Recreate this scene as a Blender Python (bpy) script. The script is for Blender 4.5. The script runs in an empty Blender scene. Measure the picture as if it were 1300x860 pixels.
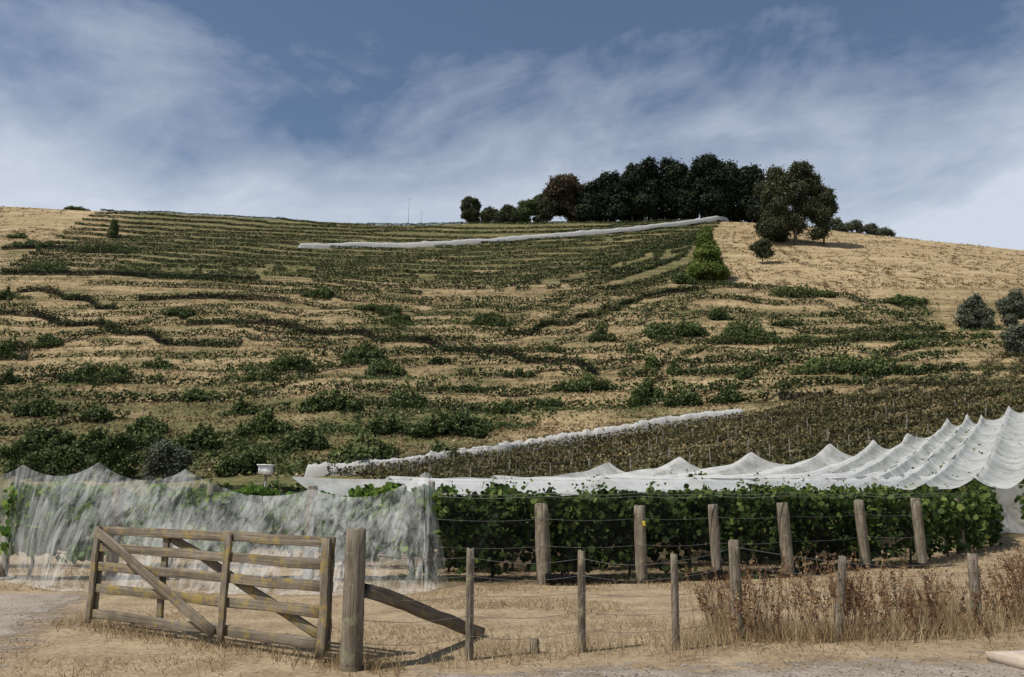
import bpy, math, numpy as np
from mathutils import Vector, Matrix
rng=np.random.default_rng(7)
sc=bpy.context.scene
sc.view_settings.view_transform='Standard'; sc.view_settings.look='None'; sc.view_settings.exposure=0
EYE=1.6; TH=math.radians(11.64); F=980.; CT,ST=math.cos(TH),math.sin(TH)
# ------------------------------------------------------------------ helpers
def sstep(a,b,x):
    t=np.clip((np.asarray(x,float)-a)/(b-a),0,1); return t*t*(3-2*t)
_lat=np.random.default_rng(99).random((256,256))
def vn(x,y,s=0):
    x=np.asarray(x,float)+s*17.3; y=np.asarray(y,float)+s*31.7
    xi=np.floor(x).astype(int); yi=np.floor(y).astype(int); fx=x-xi; fy=y-yi
    fx=fx*fx*(3-2*fx); fy=fy*fy*(3-2*fy)
    g=lambda i,j:_lat[i&255,j&255]
    return (g(xi,yi)*(1-fx)+g(xi+1,yi)*fx)*(1-fy)+(g(xi,yi+1)*(1-fx)+g(xi+1,yi+1)*fx)*fy
def fbm(x,y,s=0,o=4):
    r=0;a=.5;t=0
    for i in range(o):
        r=r+a*vn(np.asarray(x)*2**i,np.asarray(y)*2**i,s+i); t+=a; a*=.5
    return r/t
def tpy(py): return np.tan(TH+np.arctan((430-np.asarray(py,float))/F))
def G(px,py):
    t=tpy(py); Y=-EYE/t; return (px-650)/F*(CT+t*ST)*Y, Y
# ------------------------------------------------------------------ terrain surface
ys=np.array([0,15,25,30,40,60,80,100,130,170,220,270,300,330,400,700,3000.])
ca=np.array([-1.5,-.66,-.33,0,.33,.66,1.2])
tb=[[0,0,0,0,0,.5,3,12,26,46.6,73,102,119],
    [0,0,0,0,0,.5,3,12.8,26.3,46.6,73,101.8,119],
    [0,0,0,0,0,.5,5,12.8,26,46,72,99.6,114.6],
    [0,0,0,0,.3,2,6.5,12.8,25.6,44.9,70,97,113],
    [0,0,0.1,.5,1.9,5,9,15.9,27.3,44.9,69.6,96,112.5],
    [0,0,0,.4,2.6,6.6,11.4,17.5,29,44.9,66,88,100],
    [0,0,0,.4,2.6,7,12,18,30,45,64,84,94]]
sky_x=np.array([-600,0,50,115,350,500,650,930,1050,1150,1300,1700]); sky_y=np.array([262,260,261,266,277,285,282,277,290,301,318,345])
ag=np.linspace(-1.5,1.2,271); yg=np.arange(0,3000,1.5)
T=np.zeros((len(ca),len(yg)))
for i,r in enumerate(tb):
    R=r[-1]; T[i]=np.interp(yg,ys,r+[R+1,R-7,R*.7,R*.3])
TT=np.array([np.interp(ag,ca,T[:,j]) for j in range(len(yg))]).T
tsk=tpy(np.interp(650+F*ag/(CT+.37*ST),sky_x,sky_y)); zr=EYE+tsk*300
base=TT[:,200]; TT=TT*(1+sstep(130,295,yg)[None,:]*((zr/base)[:,None]-1))
k=np.exp(-.5*(np.arange(-8,9)/2.2)**2); k/=k.sum()
TT=np.array([np.convolve(np.pad(r,8,'edge'),k,'valid') for r in TT])
k2=np.exp(-.5*(np.arange(-12,13)/5.)**2); k2/=k2.sum()
TT=np.array([np.convolve(np.pad(c,12,'edge'),k2,'valid') for c in TT.T]).T
def Hb(X,Y):
    X=np.asarray(X,float);Y=np.asarray(Y,float)
    a=np.clip(X/np.maximum(Y,1),-1.499,1.199); u=(a+1.5)/2.7*270; v=np.clip(Y/1.5,0,len(yg)-1.01)
    i=np.minimum(u.astype(int),269); j=v.astype(int); fu=u-i; fv=v-j
    return (TT[i,j]*(1-fu)+TT[i+1,j]*fu)*(1-fv)+(TT[i,j+1]*(1-fu)+TT[i+1,j+1]*fu)*fv
def zones(X,Y):
    a=np.asarray(X,float)/np.maximum(Y,1)
    right=sstep(.25,.31,a+.05*(fbm(np.asarray(X)*.03,np.asarray(Y)*.03,5)-.5))*sstep(165,200,np.asarray(Y)+35*(fbm(np.asarray(X)*.04,np.asarray(Y)*.04,6)-.5))
    left=sstep(-.51,-.57,a)*sstep(215,265,np.asarray(Y)+60*(fbm(np.asarray(X)*.05,np.asarray(Y)*.05,6)-.5))
    return np.clip(right+left*.85,0,1)
def H(X,Y):
    X=np.asarray(X,float);Y=np.asarray(Y,float)
    z=Hb(X,Y); w=sstep(75,105,Y)*(1-sstep(288,300,Y)); gold=zones(X,Y); upz=1-.75*sstep(165,185,Y)
    ph=z/3.4+2.2*fbm(X*.012,Y*.012,3,2); s=ph-np.floor(ph)
    z=z+w*upz*(1-.85*gold)*.74*(sstep(.5,1,s)-s)*3.4*(.5+.7*vn(X*.02,Y*.02,8))
    z=z+w*(fbm(X*.05,Y*.05,1)-.5)*1.9*upz+w*(fbm(X*.25,Y*.25,2)-.5)*.7*np.maximum(upz,gold)+sstep(290,300,Y)*(fbm(X*.03,Y*.03,11)-.5)*2
    z=z+sstep(24,40,Y)*(1-w)*(fbm(X*.12,Y*.12,4)-.5)*.35
    return z
def atY(px,Y,py=None):
    t=tpy(py) if py is not None else 0.
    if py is None:
        for _ in range(6):
            X=(px-650)/F*(CT+t*ST)*Y; t=(float(Hb(X,Y))-EYE)/Y
    X=(px-650)/F*(CT+t*ST)*Y
    return X,Y,EYE+t*Y
YM=np.concatenate([np.arange(20,120,.5),np.arange(120,302,.8)])
def hill(px,py):
    px=np.atleast_1d(np.asarray(px,float)); py=np.atleast_1d(np.asarray(py,float))
    t=tpy(py); a=(px-650)/F*(CT+t*ST)
    XX=a[:,None]*YM[None,:]; hit=Hb(XX,np.broadcast_to(YM,XX.shape))>=EYE+t[:,None]*YM[None,:]
    idx=np.where(hit.any(1),hit.argmax(1),len(YM)-1); Y=YM[idx]; X=a*Y
    return X,Y
def poly(pts,step=3.):
    p=np.array(pts,float); d=np.r_[0,np.cumsum(np.hypot(*np.diff(p,axis=0).T))]
    s=np.arange(0,d[-1],step); x=np.interp(s,d,p[:,0]); y=np.interp(s,d,p[:,1])
    kk=15
    if len(y)>20:
        y=np.convolve(np.pad(y,kk//2,'reflect',reflect_type='odd'),np.ones(kk)/kk,'valid')
    return x,y
def msm(a,n): return np.convolve(np.pad(a,n//2,'edge'),np.ones(n)/n,'valid')
# ------------------------------------------------------------------ mesh building
def mk(name,V,Fs,mat,tint=None,parent=None,smooth=False,mats=None,col=None):
    V=np.asarray(V,np.float32); Fs=[np.asarray(f,np.int32) for f in (Fs if isinstance(Fs,list) else [Fs])]
    me=bpy.data.meshes.new(name); me.vertices.add(len(V)); me.vertices.foreach_set('co',V.ravel())
    tot=np.concatenate([np.full(len(f),f.shape[1],np.int32) for f in Fs]); li=np.concatenate([f.ravel() for f in Fs])
    me.loops.add(len(li)); me.loops.foreach_set('vertex_index',li)
    me.polygons.add(len(tot)); st=np.r_[0,np.cumsum(tot)[:-1]].astype(np.int32)
    me.polygons.foreach_set('loop_start',st)
    try: me.polygons.foreach_set('loop_total',tot)
    except Exception: pass
    me.update(calc_edges=True); me.validate()
    for m in (mats or [mat]): me.materials.append(m)
    if smooth: me.polygons.foreach_set('use_smooth',np.ones(len(tot),bool))
    if tint is not None:
        a=me.attributes.new('tint','FLOAT','FACE'); a.data.foreach_set('value',np.asarray(tint,np.float32))
    if col is not None:
        a=me.attributes.new('zone','FLOAT_COLOR','POINT'); a.data.foreach_set('color',np.asarray(col,np.float32).ravel())
    ob=bpy.data.objects.new(name,me); sc.collection.objects.link(ob)
    if parent: ob.parent=parent
    return ob
def empty(name,loc=(0,0,0)):
    e=bpy.data.objects.new(name,None); sc.collection.objects.link(e); e.empty_display_size=.3; return e
LEAF=np.array([[0,-.5,0],[.42,-.25,.08],[.5,.15,.1],[.15,.5,0],[-.3,.42,.08],[-.5,0,.1],[-.3,-.35,.05]])
CARD=np.array([[-.5,-.35,0],[.35,-.5,.12],[.5,.4,0],[-.3,.5,.12]])
def unit(v): return v/np.maximum(np.linalg.norm(v,axis=-1,keepdims=True),1e-6)
def leaves(C,size,out=None,bias=.8,shape=CARD):
    N=len(C); n=unit(rng.normal(size=(N,3)))
    if out is not None: n=unit(n+bias*out)
    t=unit(np.cross(n,rng.normal(size=(N,3)))); b=np.cross(n,t); s=(np.ones(N)*size)[:,None,None]
    V=C[:,None,:]+s*(shape[None,:,0:1]*t[:,None]+shape[None,:,1:2]*b[:,None]+shape[None,:,2:3]*n[:,None])
    k=len(shape); return V.reshape(-1,3),np.arange(N*k).reshape(N,k)
def blades(P,h,w,lean=.3):
    N=len(P); an=rng.random(N)*6.283; d=np.c_[np.cos(an),np.sin(an),np.zeros(N)]
    ln=rng.normal(size=(N,3))*lean; ln[:,2]=0; h=(np.ones(N)*h)[:,None]; w=(np.ones(N)*w)[:,None]
    V=np.stack([P-d*w,P+d*w,P+ln*h+np.array([0,0,1.])*h],1); return V.reshape(-1,3),np.arange(N*3).reshape(N,3)
def tube(pts,rads,n=8,rough=0.,cap=True):
    pts=np.array(pts,float); m=len(pts); rads=np.ones(m)*rads
    tg=unit(np.gradient(pts,axis=0)); ref=np.array([0,0,1.]) if abs(tg[:,2]).mean()<.7 else np.array([1.,0,0])
    u=unit(np.cross(tg,ref)); v=np.cross(tg,u); an=np.arange(n)/n*2*np.pi
    prof=1+rough*rng.normal(size=(1,n)); rr=rads[:,None]*prof*(1+rough*.4*rng.normal(size=(m,n)))
    V=pts[:,None]+rr[...,None]*(np.cos(an)[None,:,None]*u[:,None]+np.sin(an)[None,:,None]*v[:,None])
    V=V.reshape(-1,3); i=np.arange(m-1)[:,None]*n; j=np.arange(n)[None,:]; j2=(j+1)%n
    Q=np.stack([i+j,i+j2,i+n+j2,i+n+j],-1).reshape(-1,4); fs=[Q]
    if cap:
        V=np.vstack([V,pts[-1]+tg[-1]*rads[-1]*.1,pts[0]]); b=(m-1)*n; jj=np.arange(n)
        fs=[Q,np.stack([b+jj,b+(jj+1)%n,np.full(n,m*n)],1),np.stack([(jj+1)%n,jj,np.full(n,m*n+1)],1)]
    return V,fs
class Acc:
    def __init__(s): s.V=[];s.F={};s.T={};s.n=0
    def add(s,V,Fs,tint=None):
        for f in (Fs if isinstance(Fs,list) else [Fs]):
            s.F.setdefault(f.shape[1],[]).append(f+s.n)
            s.T.setdefault(f.shape[1],[]).append(np.full(len(f),.5) if tint is None else np.ones(len(f))*tint)
        s.V.append(V); s.n+=len(V)
    def make(s,name,mat,parent=None,**k):
        ks=list(s.F); return mk(name,np.vstack(s.V),[np.vstack(s.F[q]) for q in ks],mat,np.concatenate([np.concatenate(s.T[q]) for q in ks]),parent,**k)
# ------------------------------------------------------------------ materials
class NT:
    def __init__(s,name):
        s.m=bpy.data.materials.new(name); s.m.use_nodes=True; s.t=s.m.node_tree; s.t.nodes.clear()
        s.o=s.t.nodes.new('ShaderNodeOutputMaterial')
    def n(s,ty,ins=None,**kw):
        x=s.t.nodes.new(ty)
        for a,b in kw.items(): setattr(x,a,b)
        for a,b in (ins or {}).items():
            if isinstance(b,bpy.types.NodeSocket): s.t.links.new(b,x.inputs[a])
            else: x.inputs[a].default_value=b
        return x
    def math(s,op,a,b=0.,cl=False): return s.n('ShaderNodeMath',{0:a,1:b},operation=op,use_clamp=cl).outputs[0]
    def noise(s,vec,scale,detail=5,rough=.55,dist=0.): return s.n('ShaderNodeTexNoise',{'Vector':vec,'Scale':scale,'Detail':detail,'Roughness':rough,'Distortion':dist}).outputs[0]
    def map(s,vec,sc_): return s.n('ShaderNodeMapping',{'Vector':vec,'Scale':sc_}).outputs[0]
    def ramp(s,f,st):
        x=s.n('ShaderNodeValToRGB',{'Fac':f}); e=x.color_ramp.elements
        while len(e)<len(st): e.new(.5)
        for q,(p,c) in zip(e,st):
            q.position=p; q.color=(*c,1) if isinstance(c,tuple) else (c,c,c,1)
        return x.outputs[0]
    def mix(s,f,a,b,bt='MIX'):
        x=s.n('ShaderNodeMix',data_type='RGBA',blend_type=bt)
        for i,v in ((0,f),(6,a),(7,b)):
            if isinstance(v,bpy.types.NodeSocket): s.t.links.new(v,x.inputs[i])
            else: x.inputs[i].default_value=v if i==0 else (*v,1)
        return x.outputs[2]
    def bsdf(s,col,rough=.85,bump=None,bs=.3,bd=.02,spec=.25):
        i={'Base Color':col,'Roughness':rough,'Specular IOR Level':spec}
        if bump is not None: i['Normal']=s.n('ShaderNodeBump',{'Height':bump,'Strength':bs,'Distance':bd}).outputs[0]
        return s.n('ShaderNodeBsdfPrincipled',i).outputs[0]
    def out(s,x): s.t.links.new(x,s.o.inputs[0]); return s.m
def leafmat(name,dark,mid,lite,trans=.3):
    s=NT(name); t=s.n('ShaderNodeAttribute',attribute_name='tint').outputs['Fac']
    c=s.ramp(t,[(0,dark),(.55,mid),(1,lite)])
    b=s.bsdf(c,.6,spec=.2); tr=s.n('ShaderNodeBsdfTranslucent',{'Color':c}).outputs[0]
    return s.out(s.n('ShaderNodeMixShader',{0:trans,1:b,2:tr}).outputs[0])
def netmat(name,col,lo,hi,sx=7.,sz=.7,r0=.35,r1=.66):
    s=NT(name); p=s.n('ShaderNodeTexCoord').outputs['Object']
    n1=s.noise(s.map(p,(sx,sx*.4,sz)),1.,5,.6,.8); n2=s.noise(p,.8,3)
    f=s.math('MULTIPLY',s.math('ADD',n1,n2),.5)
    f=s.ramp(f,[(r0,lo),(r1,hi)])
    d=s.n('ShaderNodeBsdfDiffuse',{'Color':(*col,1)}).outputs[0]; tr=s.n('ShaderNodeBsdfTranslucent',{'Color':(*col,1)}).outputs[0]
    b=s.n('ShaderNodeMixShader',{0:.35,1:d,2:tr}).outputs[0]
    return s.out(s.n('ShaderNodeMixShader',{0:f,1:s.n('ShaderNodeBsdfTransparent').outputs[0],2:b}).outputs[0])
def woodmat(name,axis,lichen=.5):
    s=NT(name); p=s.n('ShaderNodeTexCoord').outputs['Object']; oi=s.n('ShaderNodeObjectInfo').outputs['Random']
    off=s.n('ShaderNodeVectorMath',{0:p,1:s.n('ShaderNodeCombineXYZ',{0:s.math('MULTIPLY',oi,30.),1:s.math('MULTIPLY',oi,11.),2:s.math('MULTIPLY',oi,17.)}).outputs[0]},operation='ADD').outputs[0]
    scl=(1.2,45,45) if axis=='x' else (40,40,1.5)
    g=s.noise(s.map(off,scl),1.,6,.65,.3); g2=s.noise(off,4.,5,.6)
    c=s.ramp(g,[(.25,(.038,.03,.022)),(.45,(.15,.125,.092)),(.72,(.35,.30,.235))])
    c=s.mix(s.ramp(g2,[(.35,.0),(.7,.7)]),c,(.08,.062,.042))
    l=s.noise(off,7.,6,.7); lm=s.ramp(s.math('ADD',l,s.math('MULTIPLY',oi,.10)),[(.66-.10*lichen,0.),(.76-.06*lichen,.7)])
    c=s.mix(lm,c,(.31,.225,.05) if axis=='x' else (.27,.26,.15))
    return s.out(s.bsdf(c,.9,g,.7,.01))
M_leafvine=leafmat('vine_leaf',(.014,.028,.008),(.06,.105,.022),(.20,.25,.06),.4)
M_leafvine2=leafmat('vine_leaf_light',(.025,.06,.010),(.09,.18,.028),(.23,.32,.055),.45)
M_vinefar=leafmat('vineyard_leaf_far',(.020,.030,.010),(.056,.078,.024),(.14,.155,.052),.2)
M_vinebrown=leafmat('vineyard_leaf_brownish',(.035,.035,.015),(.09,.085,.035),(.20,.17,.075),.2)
M_shrub=leafmat('shrub_leaf',(.024,.036,.013),(.072,.10,.030),(.17,.20,.065),.2)
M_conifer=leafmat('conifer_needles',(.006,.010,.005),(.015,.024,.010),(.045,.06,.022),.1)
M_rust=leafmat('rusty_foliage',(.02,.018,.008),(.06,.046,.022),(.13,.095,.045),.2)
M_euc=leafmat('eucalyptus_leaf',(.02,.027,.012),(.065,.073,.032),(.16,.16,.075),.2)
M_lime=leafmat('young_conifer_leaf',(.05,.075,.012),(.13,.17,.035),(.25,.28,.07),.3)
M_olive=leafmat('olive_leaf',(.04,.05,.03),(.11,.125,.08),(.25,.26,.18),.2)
M_straw=leafmat('dry_grass_blade',(.13,.09,.045),(.34,.25,.13),(.53,.43,.27),.3)
M_weed=leafmat('dry_weed',(.10,.055,.03),(.27,.16,.085),(.48,.34,.19),.3)
M_net=netmat('white_net',(.90,.91,.89),.05,.58,9.,.5,.42,.66)
M_netb=netmat('white_net_back',(.85,.86,.84),.03,.22)
M_netc=netmat('white_canopy_net',(.84,.85,.83),.38,.82,3.,3.)
M_netfar=netmat('white_far_net',(.66,.65,.62),.7,.98,2.,2.)
M_black=netmat('black_net',(.012,.012,.012),.12,.60)
M_blackd=netmat('black_net_dense',(.012,.012,.012),.5,.95)
M_woodx=woodmat('weathered_board','x',.95); M_woodz=woodmat('weathered_post','z',.45)
def simple(name,c,r=.8,spec=.3):
    s=NT(name); p=s.n('ShaderNodeTexCoord').outputs['Object']; n=s.noise(p,12.,5)
    return s.out(s.bsdf(s.mix(n,tuple(v*.7 for v in c),tuple(min(1,v*1.25) for v in c)),r,n,.2,.01,spec))
M_bark=simple('bark',(.10,.08,.06)); M_bark2=simple('pale_bark',(.30,.27,.22)); M_tpost=simple('trellis_post_wood',(.15,.135,.11)); M_wire=simple('wire',(.16,.15,.14),.5); M_wired=simple('dark_wire',(.04,.04,.04),.6); M_vtrunk=simple('vine_wood',(.07,.05,.035))
M_whitebox=simple('white_box_paint',(.72,.72,.70),.5); M_tag=simple('yellow_tag',(.6,.5,.05),.5); M_slab=simple('concrete_slab',(.46,.38,.30))
# ground
s=NT('ground'); pos=s.n('ShaderNodeNewGeometry').outputs['Position']
z=s.n('ShaderNodeSeparateColor',{0:s.n('ShaderNodeAttribute',attribute_name='zone').outputs['Color']})
gold,green,near=z.outputs[0],z.outputs[1],z.outputs[2]
n1=s.noise(pos,.09,8,.6); n2=s.noise(s.map(pos,(.035,.035,.45)),1.,7,.65,.6); n3=s.noise(pos,1.6,8,.7); n4=s.noise(pos,14.,8,.7); n5=s.noise(s.map(pos,(.10,.10,1.1)),1.,5,.6,.5)
base=s.ramp(s.math('ADD',s.math('MULTIPLY',n2,.5),s.math('MULTIPLY',n3,.5)),[(.36,(.08,.06,.03)),(.46,(.21,.155,.08)),(.56,(.35,.265,.148)),(.70,(.48,.38,.23))])
base=s.mix(s.ramp(n5,[(.53,0.),(.66,.7)]),base,(.10,.085,.038))
gm=s.ramp(s.math('ADD',s.math('MULTIPLY',s.math('ADD',n1,n5),.5),s.math('MULTIPLY',s.math('SUBTRACT',green,.5),.35)),[(.46,0.),(.62,.85)])
base=s.mix(gm,base,s.ramp(s.math('ADD',s.math('MULTIPLY',n3,.6),s.math('MULTIPLY',n2,.4)),[(.36,(.035,.044,.016)),(.50,(.09,.095,.036)),(.66,(.21,.18,.08))]))
gc=s.ramp(s.math('ADD',s.math('MULTIPLY',n3,.55),s.math('MULTIPLY',n2,.45)),[(.36,(.15,.105,.055)),(.47,(.31,.23,.125)),(.62,(.47,.365,.22))])
base=s.mix(gold,base,gc)
nc=s.ramp(s.math('ADD',s.math('MULTIPLY',n3,.5),s.math('MULTIPLY',n4,.5)),[(.34,(.12,.085,.055)),(.45,(.28,.205,.125)),(.57,(.42,.325,.205)),(.72,(.56,.46,.32))])
base=s.mix(near,base,nc)
M_ground=s.out(s.bsdf(base,.95,s.math('ADD',n4,n3),.6,.06,.1))
s=NT('gravel'); pos=s.n('ShaderNodeNewGeometry').outputs['Position']
v=s.n('ShaderNodeTexVoronoi',{'Vector':pos,'Scale':38.}); n3=s.noise(pos,2.,7,.65); n4=s.noise(pos,40.,5,.7)
c=s.ramp(s.math('ADD',s.math('MULTIPLY',v.outputs['Distance'],.25),s.math('ADD',s.math('MULTIPLY',n3,.5),s.math('MULTIPLY',n4,.3))),[(.32,(.15,.12,.09)),(.5,(.30,.25,.20)),(.7,(.44,.38,.32))])
edge=s.n('ShaderNodeSeparateColor',{0:s.n('ShaderNodeAttribute',attribute_name='zone').outputs['Color']}).outputs[0]
e=s.ramp(s.math('ADD',edge,s.math('MULTIPLY',s.math('SUBTRACT',s.noise(pos,2.5,7,.7),.5),1.5)),[(.36,0.),(.64,1.)])
M_gravel=s.out(s.n('ShaderNodeMixShader',{0:e,1:s.n('ShaderNodeBsdfTransparent').outputs[0],2:s.bsdf(c,.95,s.math('ADD',n4,v.outputs['Distance']),.6,.02,.1)}).outputs[0])
# ------------------------------------------------------------------ ground sheet
def axis(lo,hi,f):
    r=[0.]
    while r[-1]<hi: r.append(r[-1]+f(r[-1]))
    l=[0.]
    while l[-1]>lo: l.append(l[-1]-f(l[-1]))
    return np.array(l[:0:-1]+r)
fx=lambda x:.35 if abs(x)<12 else (.35+(abs(x)-12)*.02 if abs(x)<60 else (1.3 if abs(x)<250 else 1.3+(abs(x)-250)*.12))
fy=lambda y:6. if y<-.1 else (.35 if y<20 else (.7 if y<60 else (.8 if y<310 else .8+(y-310)*.12)))
gx=axis(-2600,2600,fx); gy=axis(-60,2600,fy)
X,Y=np.meshgrid(gx,gy); Z=H(X,Y); nx,ny=len(gx),len(gy)
gold=zones(X,Y); a_=X/np.maximum(Y,1)
green=.45+.5*sstep(118,95,Y)*sstep(.1,-.1,a_)-.1*sstep(-.05,.1,a_)*sstep(110,90,Y)
green=green+.42*sstep(185,200,Y)*(1-gold)*sstep(.3,.24,a_)*sstep(-.56,-.5,a_)
green=green+.4*sstep(.1,.2,a_)*sstep(105,90,Y)*sstep(38,44,Y)
near_=1-sstep(22,32,Y)
col=np.stack([gold,np.clip(green,0,1),near_,np.ones_like(X)],-1).reshape(-1,4)
i=np.arange(ny-1)[:,None]*nx; j=np.arange(nx-1)[None,:]
Q=np.stack([i+j,i+j+1,i+nx+j+1,i+nx+j],-1).reshape(-1,4)
mk('hillside_ground',np.stack([X,Y,Z],-1).reshape(-1,3),Q,M_ground,smooth=True,col=col)
def sheet(name,inside,xr,yr,mat,zz,st=.25):
    gx=np.arange(xr[0],xr[1],st); gy=np.arange(yr[0],yr[1],st); X,Y=np.meshgrid(gx,gy); nx,ny=len(gx),len(gy)
    c=np.clip(inside(X,Y),0,1); col=np.stack([c,c,c,np.ones_like(c)],-1).reshape(-1,4)
    i=np.arange(ny-1)[:,None]*nx; j=np.arange(nx-1)[None,:]; Q=np.stack([i+j,i+j+1,i+nx+j+1,i+nx+j],-1).reshape(-1,4)
    mk(name,np.stack([X,Y,np.full_like(X,zz)],-1).reshape(-1,3),Q,mat,col=col)
sheet('dirt_road',lambda X,Y:.5+(7.6+.13*X-Y)*.6,(-1,30),(-4,13),M_gravel,.004)
sheet('gravel_driveway',lambda X,Y:.5+(-5.3-.35*(Y-8)-X)*.5,(-16,-3),(-4,14),M_gravel,.006)
# ------------------------------------------------------------------ hillside vines
def hedge_hill(acc,px,py,h=1.6,w=.5,dens=9,size=.5,gap=.0,seed=0,zoff=.15,tb=0.):
    X,Y=hill(px,py); X=msm(X,5);Y=msm(Y,5)
    d=np.r_[0,np.cumsum(np.minimum(np.hypot(np.diff(X),np.diff(Y)),20))]; L=d[-1]
    if L<2: return
    n=int(L*dens); s=rng.random(n)*L; x=np.interp(s,d,X); y=np.interp(s,d,Y)
    m=vn(s*.045,seed*3.7,seed)*.75+vn(s*.35,seed*1.3,seed+3)*.25; keep=m>gap; s,x,y,m=s[keep],x[keep],y[keep],m[keep]; n=len(s)
    hh=h*(.75+.4*vn(s*.8,seed*2.1,1)); zz=rng.random(n)**.8*hh
    x=x+rng.normal(size=n)*w*.5; y=y+rng.normal(size=n)*w*.4
    C=np.c_[x,y,H(x,y)+zoff+zz]; V,Fc=leaves(C,size*(.6+.8*rng.random(n)))
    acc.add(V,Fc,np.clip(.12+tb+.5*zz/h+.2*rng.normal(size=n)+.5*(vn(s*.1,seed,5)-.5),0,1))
def lerpc(A,B,v):
    A=np.array(A,float);B=np.array(B,float); u=np.linspace(0,1,60)
    def rs(P):
        q=np.linspace(0,1,len(P)); return np.c_[np.interp(u,q,P[:,0]),np.interp(u,q,P[:,1])]
    return rs(A)*(1-v)+rs(B)*v
up=Acc(); posts=Acc(); hw=Acc()
Tc=[(125,267),(280,274),(440,285),(600,287),(760,283),(925,280)]
Bc=[(0,346),(200,355),(400,366),(600,374),(750,364),(870,326)]
def hpost(px,py,h=1.8,r=.05,st=26):
    o=int(rng.integers(2,st)); X,Y=hill(px[o::st],py[o::st])
    for x,y in zip(X,Y):
        zz=float(H(x,y)); posts.add(*tube([(x,y,zz-.2),(x,y,zz+h)],r,5))
def hwire(px,py,h=1.9,r=.022):
    X,Y=hill(px[::6],py[::6]); X=msm(X,3);Y=msm(Y,3); zz=msm(H(X,Y),3)
    if len(X)>3: hw.add(*tube(np.c_[X,Y,zz+h],r,4,cap=False))
for q in range(16):
    v=(q/15)**1.05; P=lerpc(Tc,Bc,v); P[:,1]+=1.2*np.sin(P[:,0]*.018+q*.8)+.6*np.sin(P[:,0]*.05+q*2); x,y=poly(P,3)
    hedge_hill(up,x,y,1.15 if q>4 else .95,.42,38,.30,gap=.12+.16*(q>10)+.10*(q%5==4),seed=q,tb=.08*math.sin(q*2.1)-.04,zoff=.05)
    hpost(x,y,1.7)
    if q%4==3: hwire(x,y)
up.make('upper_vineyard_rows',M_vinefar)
mid=Acc()
M1=[(-40,376),(200,374),(420,380),(640,394),(800,376),(900,366),(1000,374),(1180,394)]
M2=[(-40,545),(200,530),(420,520),(640,520),(800,508),(900,488),(1000,482),(1240,478)]
for q in range(15):
    P=lerpc(M1,M2,q/14); P[:,1]+=3.5*np.sin(P[:,0]*.011+q*.55)+1.5*np.sin(P[:,0]*.03+q); x,y=poly(P,3)
    hedge_hill(mid,x,y,1.25,.38,32,.27,gap=[.24,.46,.32,.48][q%4],seed=20+q)
    hpost(x,y,1.5,.04,34)
    if q%5==1: hwire(x,y,1.6,.02)
for q,P in enumerate([[(885,362),(1000,372),(1180,392)],[(880,378),(1040,388),(1190,404)],[(905,396),(1060,404),(1205,420)],[(930,412),(1200,430)],
    [(600,384),(720,380),(820,360),(884,336)],[(560,388),(700,388),(800,372),(860,356)],[(110,362),(300,368),(460,376),(600,384)],[(700,376),(800,366),(880,346)],
    [(860,500),(960,492),(1060,486),(1160,470)],[(800,515),(940,505),(1100,478)],[(850,470),(1000,462),(1200,452)],[(980,440),(1100,436),(1240,432)],[(1100,450),(1300,440)]]):
    x,y=poly(P,3); hedge_hill(mid,x,y,1.3,.4,30,.29,gap=.15 if q<4 else .26,seed=60+q)
dk=Acc()
for q,P in enumerate([[(-20,402),(60,405),(120,414),(200,432),(310,442)],[(235,410),(330,414),(440,424),(540,438),(640,452),(760,470)],[(640,424),(740,405),(830,376),(890,368)],[(0,350),(160,350),(330,358)],[(175,378),(370,380)],[(20,372),(90,376),(150,392)],[(0,318),(60,316),(150,322)],[(985,500),(1062,503)]]):
    x,y=poly(P,3); hedge_hill(mid,x,y,1.6,.4,34,.29,gap=.05,seed=80+q,tb=.05); X,Y=hill(x,y); X=msm(X,5);Y=msm(Y,5)
    zz=H(X,Y); n=len(X); V=np.r_[np.c_[X,Y-.45,zz-.2],np.c_[X,Y-.3,zz+.95+.25*rng.random(n)]]; i=np.arange(n-1)
    dk.add(V,np.c_[i,i+1,n+i+1,n+i])
dk.make('black_bird_netting',M_blackd)
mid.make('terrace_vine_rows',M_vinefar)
low=Acc()
U=[(400,604),(680,574),(950,530),(1130,488),(1340,446)]; Lw=[(560,624),(800,618),(1000,604),(1180,580),(1340,556)]
for q in range(16):
    P=lerpc(U,Lw,q/15); x,y=poly(P,3); hedge_hill(low,x,y,.75,.36,34,.20,gap=.20+.08*(q%3==1),seed=100+q,tb=.12*math.sin(q*1.9)); hpost(x,y,1.5,.035,34)
    if q%3==0: hwire(x,y,1.5,.014)
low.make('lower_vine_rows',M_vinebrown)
def tunnel(name,P,h,w,mat,step=2.):
    x,y=poly(P,step); X,Y=hill(x,y); X=msm(X,13);Y=msm(Y,13)
    n=len(X); an=np.linspace(0,np.pi,9); V=[]
    zz=H(X,Y); zm=np.array([zz[max(0,i-4):i+5].max() for i in range(n)]); zz=msm(zm,11)
    hs=h*(.8+.4*vn(np.arange(n)*.25,1,2)); en=np.minimum(1,np.minimum(np.arange(n),n-1-np.arange(n))/3.+.3); hs=hs*en
    for t in an: V.append(np.c_[X,Y-np.cos(t)*w*1.1,zz-.6+(hs+.5)*np.sin(t)**.6+.05*rng.normal(size=n)])
    V=np.vstack(V); i=np.arange(n-1)[None,:]; r=np.arange(8)[:,None]*n
    mk(name,V,np.stack([r+i,r+i+1,r+n+i+1,r+n+i],-1).reshape(-1,4),mat)
tunnel('white_netted_vine_row',[(385,606),(480,601),(620,581),(780,554),(950,524)],1.1,.55,M_netfar)
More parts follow.
